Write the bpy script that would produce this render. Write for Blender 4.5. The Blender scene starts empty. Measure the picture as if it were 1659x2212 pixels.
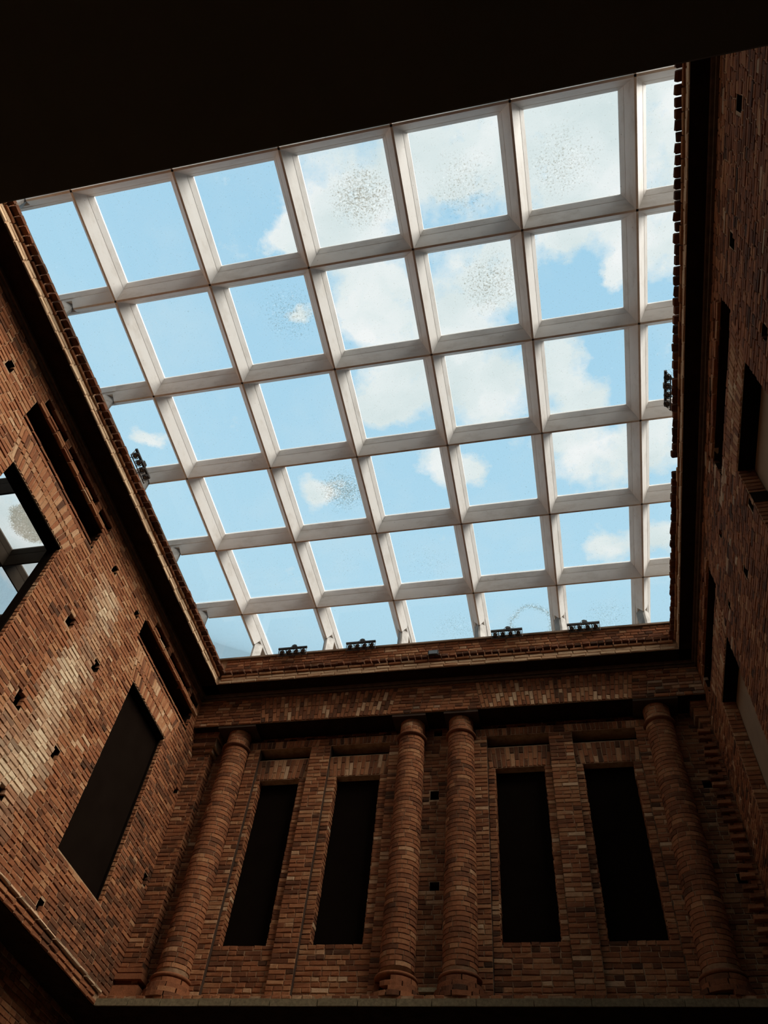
import bpy, bmesh, math, random
import numpy as np
from mathutils import Matrix, Vector

random.seed(7)
rng = np.random.default_rng(7)
SC = bpy.context.scene
COL = SC.collection
G = 1.6                      # metres per skylight module
Z0 = 13.28                   # height of the skylight beams' lower edge


def P(x, y, z):
    return np.array([x * G, y * G, Z0 + z * G])


# ------------------------------------------------------------------ camera
CAM_R = np.array([[0.97714423, 0.19554954, 0.08336383],
                  [-0.11206867, 0.80711175, -0.57966477],
                  [-0.18063711, 0.55707361, 0.81057956]])
CAM_C = P(3.77672364, -1.07600792, -7.3001052)
cam_d = bpy.data.cameras.new('camera')
cam = bpy.data.objects.new('camera', cam_d)
COL.objects.link(cam)
cam_d.sensor_fit = 'HORIZONTAL'
cam_d.sensor_width = 36.0
cam_d.lens = 36.0 * 1696.0 / 1659.0
cam_d.clip_end = 500
r, d, f = CAM_R
M = Matrix(((r[0], -d[0], -f[0], CAM_C[0]), (r[1], -d[1], -f[1], CAM_C[1]), (r[2], -d[2], -f[2], CAM_C[2]), (0, 0, 0, 1)))
cam.matrix_world = M
SC.camera = cam


def project(p):
    """pixel position in the 1659x2212 frame and depth"""
    q = (np.asarray(p) - CAM_C) @ CAM_R.T
    return 829.5 + 1696.0 * q[..., 0] / q[..., 2], 1106.0 + 1696.0 * q[..., 1] / q[..., 2], q[..., 2]


# ------------------------------------------------------------------ view, world, sun
SC.view_settings.view_transform = 'Standard'
SC.view_settings.look = 'None'
SC.view_settings.exposure = 0.0
SC.view_settings.gamma = 1.0
SC.view_settings.use_curve_mapping = False
SC.cycles.diffuse_bounces = 6
SC.cycles.max_bounces = 12
SC.cycles.transparent_max_bounces = 24

SUN_STRENGTH = 14.0
sun_d = bpy.data.lights.new('sun', 'SUN')
sun_d.energy = SUN_STRENGTH
sun_d.angle = math.radians(50)
sun_d.color = (1.0, 0.93, 0.84)
sun = bpy.data.objects.new('sun', sun_d)
COL.objects.link(sun)
sun.location = P(8, -3, 6)
sun.rotation_euler = (-Vector((0.70, -0.20, 0.66))).to_track_quat('-Z', 'Y').to_euler()


class NT:
    def __init__(self, tree):
        self.t = tree
        tree.nodes.clear()

    def n(self, kind, **kw):
        nd = self.t.nodes.new(kind)
        for k, v in kw.items():
            if k.startswith('i_'):
                key = k[2:]
                key = int(key) if key.isdigit() else key
                nd.inputs[key].default_value = v
            else:
                setattr(nd, k, v)
        return nd

    def l(self, a, b):
        self.t.links.new(a, b)

    def math(self, op, a, b=None, clamp=False):
        nd = self.n('ShaderNodeMath', operation=op, use_clamp=clamp)
        for i, x in enumerate((a, b)):
            if x is None:
                continue
            if isinstance(x, (int, float)):
                nd.inputs[i].default_value = x
            else:
                self.l(x, nd.inputs[i])
        return nd.outputs[0]

    def ramp(self, fac, stops, interp='LINEAR'):
        nd = self.n('ShaderNodeValToRGB')
        cr = nd.color_ramp
        cr.interpolation = interp
        while len(cr.elements) < len(stops):
            cr.elements.new(0.5)
        for e, (p, c) in zip(cr.elements, stops):
            e.position = p
            e.color = (c, c, c, 1) if isinstance(c, (int, float)) else (*c, 1)
        if fac is not None:
            self.l(fac, nd.inputs[0])
        return nd.outputs[0]

    def mix(self, fac, a, b, blend='MIX'):
        nd = self.n('ShaderNodeMix', data_type='RGBA', blend_type=blend)
        for i, x in ((0, fac), (6, a), (7, b)):
            if isinstance(x, (int, float)):
                nd.inputs[i].default_value = x
            elif isinstance(x, tuple):
                nd.inputs[i].default_value = (*x, 1)
            else:
                self.l(x, nd.inputs[i])
        return nd.outputs[2]


def build_world():
    w = bpy.data.worlds.new('sky')
    SC.world = w
    w.use_nodes = True
    t = NT(w.node_tree)
    tc = t.n('ShaderNodeTexCoord')
    sep = t.n('ShaderNodeSeparateXYZ')
    t.l(tc.outputs['Generated'], sep.inputs[0])
    dz = t.math('MAXIMUM', sep.outputs[2], 0.08)
    kx = t.math('DIVIDE', sep.outputs[0], dz)
    ky = t.math('DIVIDE', sep.outputs[1], dz)
    k = t.n('ShaderNodeCombineXYZ')
    t.l(kx, k.inputs[0])
    t.l(ky, k.inputs[1])
    warp = t.n('ShaderNodeTexNoise', i_Scale=7.0, i_Detail=6.0, i_Roughness=0.62)
    t.l(k.outputs[0], warp.inputs['Vector'])
    wv = t.n('ShaderNodeVectorMath', operation='MULTIPLY_ADD')
    t.l(warp.outputs['Color'], wv.inputs[0])
    wv.inputs[1].default_value = (0.13, 0.13, 0)
    wv.inputs[2].default_value = (-0.065, -0.065, 0)
    kk = t.n('ShaderNodeVectorMath', operation='ADD')
    t.l(k.outputs[0], kk.inputs[0])
    t.l(wv.outputs[0], kk.inputs[1])
    # the drifting cloud bank, as lobes of one flat cloud layer
    clouds = [(-0.168, 0.214, 0.075), (-0.213, 0.251, 0.05), (-0.034, 0.18, 0.075), (-0.035, 0.225, 0.03), (0.099, 0.19, 0.08), (0.095, 0.261, 0.06),
              (0.196, 0.218, 0.065), (0.191, 0.333, 0.06), (-0.178, 0.342, 0.055), (-0.149, 0.385, 0.055), (-0.051, 0.351, 0.07), (-0.008, 0.34, 0.04),
              (-0.148, 0.483, 0.058), (-0.186, 0.506, 0.035), (-0.039, 0.493, 0.07), (-0.088, 0.436, 0.05), (0.06, 0.476, 0.036), (0.08, 0.527, 0.037),
              (0.1, 0.627, 0.07), (0.07, 0.576, 0.038), (0.19, 0.625, 0.05), (0.128, 0.784, 0.04), (0.197, 0.784, 0.035), (-0.123, 0.618, 0.04),
              (-0.076, 0.625, 0.028), (0.069, 0.31, 0.035), (0.135, 0.369, 0.024), (-0.25, 0.25, 0.028), (-0.276, 0.351, 0.02), (-0.315, 0.633, 0.03),
              (-0.549, 0.514, 0.02), (0.02, 0.05, 0.16), (0.3, 0.1, 0.2), (0.5, 0.4, 0.2), (0.9, -0.1, 0.35), (-0.85, 0.66, 0.10), (-0.78, 0.60, 0.07), (0.1, -0.5, 0.35), (-0.9, -0.2, 0.25)]
    acc = None
    for cx, cy, rad in clouds:
        sub = t.n('ShaderNodeVectorMath', operation='DISTANCE')
        t.l(kk.outputs[0], sub.inputs[0])
        sub.inputs[1].default_value = (cx, cy, 0)
        mr = t.n('ShaderNodeMapRange', interpolation_type='SMOOTHERSTEP', i_1=rad * 1.75, i_2=0.0, i_3=0.0, i_4=1.0)
        t.l(sub.outputs['Value'], mr.inputs[0])
        acc = mr.outputs[0] if acc is None else t.math('ADD', acc, mr.outputs[0])
    fine = t.n('ShaderNodeTexNoise', i_Scale=13.0, i_Detail=12.0, i_Roughness=0.66)
    t.l(k.outputs[0], fine.inputs['Vector'])
    fn = t.math('MULTIPLY', t.math('SUBTRACT', fine.outputs[0], 0.5), 2.1)
    dens = t.math('ADD', t.math('SUBTRACT', t.math('MINIMUM', acc, 1.0), 0.25), fn)
    mask = t.ramp(dens, [(0.0, 0.0), (0.25, 0.45), (0.62, 0.97)])
    wisps = t.n('ShaderNodeTexNoise', i_Scale=5.0, i_Detail=5.0, i_Roughness=0.6)
    t.l(k.outputs[0], wisps.inputs['Vector'])
    wsp = t.ramp(wisps.outputs[0], [(0.48, 0.0), (0.75, 0.35)])
    # clear sky: deeper overhead, paler towards the horizon
    blue = t.ramp(sep.outputs[2], [(0.3, (0.62, 0.79, 0.88)), (0.72, (0.495, 0.765, 0.92)), (0.97, (0.39, 0.67, 0.87))])
    blue = t.mix(wsp, blue, (0.68, 0.82, 0.87))
    shade = t.n('ShaderNodeTexNoise', i_Scale=9.0, i_Detail=4.0)
    t.l(kk.outputs[0], shade.inputs['Vector'])
    white = t.ramp(shade.outputs[0], [(0.3, (0.70, 0.80, 0.80)), (0.5, (0.82, 0.89, 0.885)), (0.68, (0.97, 0.98, 0.97))])
    sky = t.mix(mask, blue, white)
    ground = t.n('ShaderNodeMapRange', i_1=-0.02, i_2=0.05)
    t.l(sep.outputs[2], ground.inputs[0])
    full = t.mix(ground.outputs[0], (0.05, 0.045, 0.04), sky)
    bg = t.n('ShaderNodeBackground', i_Strength=1.0)
    t.l(full, bg.inputs[0])
    out = t.n('ShaderNodeOutputWorld')
    t.l(bg.outputs[0], out.inputs[0])
    w.cycles.sampling_method = 'MANUAL'
    w.cycles.sample_map_resolution = 512


build_world()


# ------------------------------------------------------------------ materials
def new_mat(name):
    m = bpy.data.materials.new(name)
    m.use_nodes = True
    return m, NT(m.node_tree)


def finish(t, color, rough=0.85, bump=None, spec=0.25, strength=0.4, dist=0.01, metallic=0.0):
    b = t.n('ShaderNodeBsdfPrincipled')
    for key, v in (('Base Color', color), ('Roughness', rough), ('Specular IOR Level', spec), ('Metallic', metallic)):
        if isinstance(v, (int, float)):
            b.inputs[key].default_value = v
        elif isinstance(v, tuple):
            b.inputs[key].default_value = (*v, 1)
        else:
            t.l(v, b.inputs[key])
    if bump is not None:
        bp = t.n('ShaderNodeBump', i_Strength=strength, i_Distance=dist)
        t.l(bump, bp.inputs['Height'])
        t.l(bp.outputs[0], b.inputs['Normal'])
    o = t.n('ShaderNodeOutputMaterial')
    t.l(b.outputs[0], o.inputs[0])
    return b


def attr_sum(t, name):
    a = t.n('ShaderNodeAttribute', attribute_type='GEOMETRY', attribute_name=name)
    b = t.n('ShaderNodeAttribute', attribute_type='OBJECT', attribute_name=name)
    return t.math('ADD', a.outputs['Fac'], b.outputs['Fac'])


def make_brick():
    m, t = new_mat('old_brick')
    tone = attr_sum(t, 'tone')
    pale = attr_sum(t, 'pale')
    geo = t.n('ShaderNodeNewGeometry')
    big = t.n('ShaderNodeTexNoise', i_Scale=1.1, i_Detail=3.0)
    t.l(geo.outputs['Position'], big.inputs['Vector'])
    mid = t.n('ShaderNodeTexNoise', i_Scale=14.0, i_Detail=5.0, i_Roughness=0.65)
    t.l(geo.outputs['Position'], mid.inputs['Vector'])
    fine = t.n('ShaderNodeTexNoise', i_Scale=90.0, i_Detail=4.0, i_Roughness=0.7)
    t.l(geo.outputs['Position'], fine.inputs['Vector'])
    v = t.math('ADD', tone, t.math('MULTIPLY', t.math('SUBTRACT', mid.outputs[0], 0.5), 0.42))
    v = t.math('ADD', v, t.math('MULTIPLY', t.math('SUBTRACT', big.outputs[0], 0.5), 0.55))
    c = t.ramp(v, [(0.0, (0.065, 0.029, 0.014)), (0.3, (0.155, 0.055, 0.023)), (0.52, (0.26, 0.091, 0.036)),
                   (0.75, (0.34, 0.155, 0.068)), (1.0, (0.46, 0.285, 0.16))])
    pv = t.math('MULTIPLY', pale, t.math('ADD', 0.45, mid.outputs[0]), True)
    c = t.mix(pv, c, (0.60, 0.45, 0.29))
    soot = t.ramp(fine.outputs[0], [(0.3, 0.72), (0.6, 1.06)])
    c = t.mix(1.0, c, soot, 'MULTIPLY')
    finish(t, c, 0.9, t.math('ADD', mid.outputs[0], t.math('MULTIPLY', fine.outputs[0], 0.5)), 0.15, 0.5, 0.012)
    return m


def make_noise_mat(name, c0, c1, scale=12.0, rough=0.9, spec=0.2, bump=0.3, metallic=0.0):
    m, t = new_mat(name)
    geo = t.n('ShaderNodeNewGeometry')
    ns = t.n('ShaderNodeTexNoise', i_Scale=scale, i_Detail=6.0, i_Roughness=0.65)
    t.l(geo.outputs['Position'], ns.inputs['Vector'])
    c = t.ramp(ns.outputs[0], [(0.3, c0), (0.7, c1)])
    finish(t, c, rough, ns.outputs[0] if bump else None, spec, bump, 0.01, metallic)
    return m


def make_paint():
    m, t = new_mat('white_beam_paint')
    geo = t.n('ShaderNodeNewGeometry')
    sc = t.n('ShaderNodeMapping')
    sc.inputs['Scale'].default_value = (1.0, 1.0, 3.0)
    t.l(geo.outputs['Position'], sc.inputs[0])
    ns = t.n('ShaderNodeTexNoise', i_Scale=2.2, i_Detail=7.0, i_Roughness=0.7)
    t.l(sc.outputs[0], ns.inputs['Vector'])
    spots = t.n('ShaderNodeTexNoise', i_Scale=26.0, i_Detail=3.0)
    t.l(geo.outputs['Position'], spots.inputs['Vector'])
    c = t.ramp(ns.outputs[0], [(0.28, (0.68, 0.64, 0.59)), (0.5, (0.84, 0.82, 0.79)), (0.8, (0.88, 0.87, 0.85))])
    sp = t.ramp(spots.outputs[0], [(0.70, 0.0), (0.78, 0.6)])
    c = t.mix(sp, c, (0.24, 0.19, 0.15))
    finish(t, c, 0.5, None, 0.3)
    return m


def make_glass():
    m, t = new_mat('dirty_glass')
    tc = t.n('ShaderNodeTexCoord')
    dirt = t.n('ShaderNodeAttribute', attribute_type='OBJECT', attribute_name='dirt')
    ring = t.n('ShaderNodeAttribute', attribute_type='OBJECT', attribute_name='ring')
    cen = t.n('ShaderNodeAttribute', attribute_type='OBJECT', attribute_name='dirt_centre')
    dist = t.n('ShaderNodeVectorMath', operation='DISTANCE')
    t.l(tc.outputs['Object'], dist.inputs[0])
    t.l(cen.outputs['Vector'], dist.inputs[1])
    pos = t.n('ShaderNodeNewGeometry')
    wob = t.n('ShaderNodeTexNoise', i_Scale=3.0, i_Detail=3.0)
    t.l(pos.outputs['Position'], wob.inputs['Vector'])
    dd = t.math('ADD', dist.outputs['Value'], t.math('MULTIPLY', t.math('SUBTRACT', wob.outputs[0], 0.5), 0.22))
    blob = t.ramp(dd, [(0.0, 1.0), (0.30, 0.75), (0.58, 0.0)])
    rr = t.math('ABSOLUTE', t.math('SUBTRACT', dd, 0.42))
    ringm = t.ramp(rr, [(0.0, 1.0), (0.13, 0.0)])
    amount = t.math('ADD', t.math('MULTIPLY', blob, dirt.outputs['Fac']), t.math('MULTIPLY', ringm, ring.outputs['Fac']))
    sp = t.n('ShaderNodeTexNoise', i_Scale=38.0, i_Detail=5.0, i_Roughness=0.75)
    t.l(pos.outputs['Position'], sp.inputs['Vector'])
    th = t.math('SUBTRACT', t.math('ADD', sp.outputs[0], t.math('MULTIPLY', amount, 0.16)), 0.62)
    dark = t.math('MULTIPLY', th, 9.0, True)
    sp2 = t.n('ShaderNodeTexNoise', i_Scale=30.0, i_Detail=4.0, i_Roughness=0.7)
    off = t.n('ShaderNodeVectorMath', operation='ADD')
    t.l(pos.outputs['Position'], off.inputs[0])
    off.inputs[1].default_value = (31.0, 17.0, 5.0)
    t.l(off.outputs[0], sp2.inputs['Vector'])
    th2 = t.math('SUBTRACT', t.math('ADD', sp2.outputs[0], t.math('MULTIPLY', amount, 0.15)), 0.64)
    light = t.math('MULTIPLY', th2, 7.0, True)
    tr = t.n('ShaderNodeBsdfTransparent')
    tr.inputs[0].default_value = (0.975, 0.985, 0.985, 1)
    gl = t.n('ShaderNodeBsdfGlossy', i_Roughness=0.02)
    fr = t.n('ShaderNodeFresnel', i_IOR=1.35)
    m1 = t.n('ShaderNodeMixShader')
    t.l(t.math('MULTIPLY', fr.outputs[0], 0.5), m1.inputs[0])
    t.l(tr.outputs[0], m1.inputs[1])
    t.l(gl.outputs[0], m1.inputs[2])
    tl = t.n('ShaderNodeBsdfTranslucent')
    tl.inputs[0].default_value = (0.95, 0.95, 0.94, 1)
    m2 = t.n('ShaderNodeMixShader')
    t.l(t.math('MULTIPLY', light, 0.07), m2.inputs[0])
    t.l(m1.outputs[0], m2.inputs[1])
    t.l(tl.outputs[0], m2.inputs[2])
    td = t.n('ShaderNodeBsdfTransparent')
    td.inputs[0].default_value = (0.40, 0.34, 0.25, 1)
    m3 = t.n('ShaderNodeMixShader')
    t.l(t.math('MULTIPLY', dark, 0.62), m3.inputs[0])
    t.l(m2.outputs[0], m3.inputs[1])
    t.l(td.outputs[0], m3.inputs[2])
    o = t.n('ShaderNodeOutputMaterial')
    t.l(m3.outputs[0], o.inputs[0])
    return m


M_BRICK = make_brick()
M_MORTAR = make_noise_mat('lime_mortar', (0.20, 0.105, 0.052), (0.40, 0.245, 0.135), 9.0)
M_SHADE = make_noise_mat('dark_shade_render', (0.030, 0.016, 0.009), (0.055, 0.030, 0.017), 5.0)  # dark brown for walls, also paints shade into gaps and holes
M_STONE = make_noise_mat('weathered_stone', (0.10, 0.075, 0.04), (0.21, 0.155, 0.085), 22.0)
M_ZINC = make_noise_mat('cap_flashing', (0.13, 0.085, 0.055), (0.22, 0.15, 0.10), 4.0)
M_PAINT = make_paint()
M_DARKBEAM = make_noise_mat('dark_brown_beam', (0.035, 0.025, 0.017), (0.05, 0.037, 0.026), 3.0, 0.6)  # beams of the next court, much darker brown than the near ones
M_GLASS = make_glass()
M_BLIND_SHADE = make_noise_mat('blind_and_shade', (0.006, 0.0036, 0.0025), (0.008, 0.005, 0.0035), 3.0, 0.9, 0.0, 0)  # blinds, and the painted shade of window reveals
M_PLASTER = make_noise_mat('cream_plaster', (0.21, 0.140, 0.088), (0.25, 0.168, 0.106), 3.0, 0.9, 0.1, 0.1)
M_METAL = make_noise_mat('black_metal', (0.020, 0.016, 0.013), (0.035, 0.028, 0.022), 20.0, 0.5, 0.4, 0)
M_LENS = make_noise_mat('lamp_lens', (0.10, 0.10, 0.10), (0.16, 0.16, 0.15), 30.0, 0.2, 0.5, 0)
M_BARS = make_noise_mat('dull_steel', (0.10, 0.07, 0.05), (0.14, 0.10, 0.07), 12.0, 0.5, 0.4, 0)
M_CEIL = make_noise_mat('black_ceiling', (0.085, 0.060, 0.036), (0.10, 0.07, 0.043), 2.0, 0.95, 0.0, 0)
M_BED = make_noise_mat('mossy_moulding', (0.06, 0.036, 0.02), (0.12, 0.07, 0.04), 9.0)
M_DEEP_SHADE = make_noise_mat('painted_deep_shade', (0.012, 0.007, 0.004), (0.024, 0.013, 0.008), 5.0, 0.95, 0.0, 0.2)  # near-black that paints deep shade into soffits, undersides and holes
M_LEG = make_noise_mat('streaked_shaded_leg', (0.16, 0.145, 0.13), (0.34, 0.325, 0.305), 6.0, 0.6, 0.2, 0)  # grey streaks, with shade mixed into the colour against the strong sun
M_FLOOR = make_noise_mat('stone_floor', (0.48, 0.42, 0.36), (0.58, 0.52, 0.45), 1.5, 0.7, 0.3, 0)


# ------------------------------------------------------------------ mesh helpers
def link(name, mesh, mat=None, parent=None):
    o = bpy.data.objects.new(name, mesh)
    COL.objects.link(o)
    if mat and not mesh.materials:
        mesh.materials.append(mat)
    if parent:
        o.parent = parent
        o.matrix_parent_inverse = parent.matrix_world.inverted()
    return o


class MB:
    """collects polygons into one mesh"""

    def __init__(self):
        self.v = []
        self.f = []

    def add(self, verts, faces):
        n = len(self.v)
        self.v.extend([tuple(map(float, p)) for p in verts])
        self.f.extend([tuple(i + n for i in q) for q in faces])

    def box(self, a, b):
        (x0, y0, z0), (x1, y1, z1) = np.minimum(a, b), np.maximum(a, b)
        self.add([(x0, y0, z0), (x1, y0, z0), (x1, y1, z0), (x0, y1, z0), (x0, y0, z1), (x1, y0, z1), (x1, y1, z1), (x0, y1, z1)],
                 [(0, 3, 2, 1), (4, 5, 6, 7), (0, 1, 5, 4), (1, 2, 6, 5), (2, 3, 7, 6), (3, 0, 4, 7)])

    def rings(self, rings, close=True, caps=True):
        n = len(rings[0])
        base = len(self.v)
        for rg in rings:
            self.v.extend([tuple(map(float, p)) for p in rg])
        for i in range(len(rings) - 1):
            for j in range(n if close else n - 1):
                a = base + i * n + j
                b = base + i * n + (j + 1) % n
                self.f.append((a, b, b + n, a + n))
        if caps:
            self.f.append(tuple(base + j for j in reversed(range(n))))
            self.f.append(tuple(base + (len(rings) - 1) * n + j for j in range(n)))

    def tube(self, p0, p1, rad, n=8):
        p0, p1 = Vector(p0), Vector(p1)
        ax = (p1 - p0).normalized()
        u = ax.orthogonal().normalized()
        w = ax.cross(u)
        rg = [[p + rad * (math.cos(2 * math.pi * i / n) * u + math.sin(2 * math.pi * i / n) * w) for i in range(n)] for p in (p0, p1)]
        self.rings(rg)

    def lathe(self, prof, n=20, axis=(0, 0, 1), origin=(0, 0, 0), caps=True):
        ax = Vector(axis).normalized()
        u = ax.orthogonal().normalized()
        w = ax.cross(u)
        o = Vector(origin)
        rg = [[o + ax * float(h) + float(rad) * (math.cos(2 * math.pi * i / n) * u + math.sin(2 * math.pi * i / n) * w) for i in range(n)] for rad, h in prof]
        self.rings(rg, True, caps)

    def build(self, name, mat, parent=None, smooth=False):
        me = bpy.data.meshes.new(name)
        me.from_pydata(self.v, [], self.f)
        if smooth:
            me.polygons.foreach_set('use_smooth', [True] * len(me.polygons))
        me.update()
        return link(name, me, mat, parent)


def tag(o, label=None, cat=None, group=None, kind=None):
    for k_, v_ in (('label', label), ('category', cat), ('group', group), ('kind', kind)):
        if v_:
            o[k_] = v_
    return o


# ------------------------------------------------------------------ bricks
class Variant:
    def __init__(self, verts, faces, name):
        self.v = np.array(verts, float)
        self.f = faces
        self.mesh = bpy.data.meshes.new(name)
        self.mesh.from_pydata([tuple(p) for p in verts], [], faces)
        self.mesh.materials.append(M_BRICK)


def brick_variant(L, H, D, bev, rough):
    """a hand-made brick lying along x, face at z=0, body behind it; edges worn"""
    v = []
    j = lambda s: random.uniform(-s, s)
    for z, ins in ((-D, 0.0), (-bev * random.uniform(.7, 1.3), 0.0), (0.0, bev)):
        for sx, sy in ((-1, -1), (1, -1), (1, 1), (-1, 1)):
            v.append((sx * (L / 2 - ins * random.uniform(.7, 1.5)) + j(rough), sy * (H / 2 - ins * random.uniform(.6, 1.3)) + j(rough), z + (j(rough * .8) if z > -D else 0)))
    f = []
    for k_ in (0, 4):
        for i in range(4):
            f.append((k_ + i, k_ + (i + 1) % 4, k_ + 4 + (i + 1) % 4, k_ + 4 + i))
    f.append((8, 9, 10, 11))
    return Variant(v, f, 'brick')


STRETCH = [brick_variant(.25, .062, .07, .0075, .0048) for _ in range(14)]
HEADER = [brick_variant(.12, .062, .07, .0075, .0045) for _ in range(12)]


def arc_variant(ang):
    """curved brick of a round shaft, unit radius, unit height, centred on angle 0 facing -y"""
    v, f = [], []
    n = 4
    g = 0.016
    for rad, ins in ((0.72, 0.0), (0.985, 0.0), (1.0, 0.09)):
        for zz in (-.5, .5):
            for i in range(n + 1):
                a = (i / n - .5) * ang * (1 - ins * .25)
                rr = rad + random.uniform(-g, g) * (rad > .8) * .5
                v.append((rr * math.sin(a), -rr * math.cos(a), zz * (1 - ins) + random.uniform(-.03, .03)))
    q = 2 * (n + 1)
    for s in (0, 1):
        b0, b1 = s * q, (s + 1) * q
        for i in range(n):
            f.append((b0 + i, b0 + i + 1, b1 + i + 1, b1 + i))
            f.append((b0 + n + 1 + i + 1, b0 + n + 1 + i, b1 + n + 1 + i, b1 + n + 1 + i + 1))
        f.append((b0, b1, b1 + n + 1, b0 + n + 1))
        f.append((b0 + n, b0 + 2 * n + 1, b1 + 2 * n + 1, b1 + n))
    b = 2 * q
    for i in range(n):
        f.append((b + i, b + i + 1, b + n + 1 + i + 1, b + n + 1 + i))
    return Variant(v, f, 'curved_brick')


ARC_ANGS = [math.radians(a) for a in (28, 42, 58)]
ARCS = [[arc_variant(a) for _ in range(5)] for a in ARC_ANGS]


class Frame:
    def __init__(self, O, U, V, W):
        self.O, self.U, self.V, self.W = (np.array(a, float) for a in (O, U, V, W))

    def at(self, u, v, w=0.0):
        return self.O + self.U * u + self.V * v + self.W * w


def wall_frame(side, coord):
    """u runs along the wall in metres, v = world height, w = out into the court"""
    if side == 'left':
        return Frame((coord * G, 0, 0), (0, 1, 0), (0, 0, 1), (1, 0, 0))
    if side == 'right':
        return Frame((coord * G, 0, 0), (0, -1, 0), (0, 0, 1), (-1, 0, 0))
    return Frame((0, coord * G, 0), (1, 0, 0), (0, 0, 1), (0, -1, 0))


def ZZ(z):
    return Z0 + z * G


class Brick:
    __slots__ = ('var', 'M', 'tone', 'pale', 'size')

    def __init__(self, var, M_, tone, pale, size):
        self.var, self.M, self.tone, self.pale, self.size = var, M_, tone, pale, size


def put(lst, fr, u, v, length, height, w=0.0, tone=.5, pale=0.0, tilt=0.0, depth=1.0):
    if length > .17:
        var, L0 = random.choice(STRETCH), .25
    else:
        var, L0 = random.choice(HEADER), .12
    ct, st = math.cos(tilt), math.sin(tilt)
    X = fr.U * ct + fr.V * st
    Y = -fr.U * st + fr.V * ct
    m = np.eye(4)
    m[:3, 0] = X * (length / L0)
    m[:3, 1] = Y * (height / .062)
    m[:3, 2] = fr.W * depth
    m[:3, 3] = fr.at(u, v, w)
    lst.append(Brick(var, m, tone, pale, (length, height)))


def default_tone(u, v):
    return min(1.0, max(0.02, random.gauss(.46, .17)))


def course_bricks(lst, fr, u0, u1, v0, v1, holes=(), tone=default_tone, pale=None, c=.075, J=.011, w=0.0, jw=.004, start=None):
    """fill a wall area with courses; holes: functions v -> (ua, ub) or None"""
    n = max(1, int(round((v1 - v0) / c)))
    c = (v1 - v0) / n
    for i in range(n):
        vm = v0 + (i + .5) * c
        segs = [(u0, u1)]
        for h in holes:
            b = h(vm)
            if not b:
                continue
            out = []
            for a0, a1 in segs:
                if b[1] <= a0 or b[0] >= a1:
                    out.append((a0, a1))
                    continue
                if b[0] - a0 > .03:
                    out.append((a0, b[0]))
                if a1 - b[1] > .03:
                    out.append((b[1], a1))
            segs = out
        for a0, a1 in segs:
            u = a0
            first = True
            while u < a1 - .03:
                if first:
                    L = (.25, .12)[(i + 0) % 2] if start is None else start
                    if random.random() < .2:
                        L = random.choice((.19, .12, .25))
                    first = False
                else:
                    L = .25 if random.random() < .38 else .125
                L += random.uniform(-.012, .012)
                if a1 - (u + L + J) < .07:
                    L = a1 - u - J * .5
                    if L > .33:
                        L = (a1 - u) * .5
                um = u + L / 2
                put(lst, fr, um + random.uniform(-.002, .002), vm + random.uniform(-.002, .002), L, c - J, w + random.uniform(-jw, jw),
                    tone(um, vm), pale(um, vm) if pale else 0.0, random.uniform(-.006, .006))
                u += L + J


def rect_hole(ua, ub, va, vb, rag=0.0):
    st = {}

    def h(v):
        if va < v < vb:
            k_ = round(v * 13)
            if k_ not in st:
                st[k_] = (random.uniform(-rag, rag), random.uniform(-rag, rag))
            return ua + st[k_][0], ub + st[k_][1]
        return None
    return h


def fan_hole(ua, ub, va, vb, spread):
    def h(v):
        if va < v < vb:
            t_ = (v - va) / (vb - va)
            return ua - spread * t_, ub + spread * t_
        return None
    return h


def fan_bricks(lst, fr, ua, ub, va, vb, spread, tone=default_tone, w=0.0, rows=(.25, .12, .25), t=.062, J=.011, jw=.004):
    """flat arch: bricks on end, fanning outwards"""
    n = max(3, int(round((ub - ua) / (t + J))))
    hgt = vb - va
    for i in range(n):
        s = (i + .5) / n
        k_ = (2 * s - 1) * spread
        ub_ = ua + (ub - ua) * s
        tilt = math.atan2(hgt, k_)
        order = list(rows) if i % 2 else list(reversed(rows))
        tot = sum(order) + J * len(order)
        pos = 0.0
        for L in order:
            Ls = L / tot * hgt
            mid = (pos + (L + J) / 2) / tot
            wd = ((ub - ua) + 2 * spread * mid) / n - J
            put(lst, fr, ub_ + k_ * mid, va + hgt * mid, Ls, wd, w + random.uniform(-jw, jw), tone(ub_, va + hgt * mid), 0.0, tilt)
            pos += L + J


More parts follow.
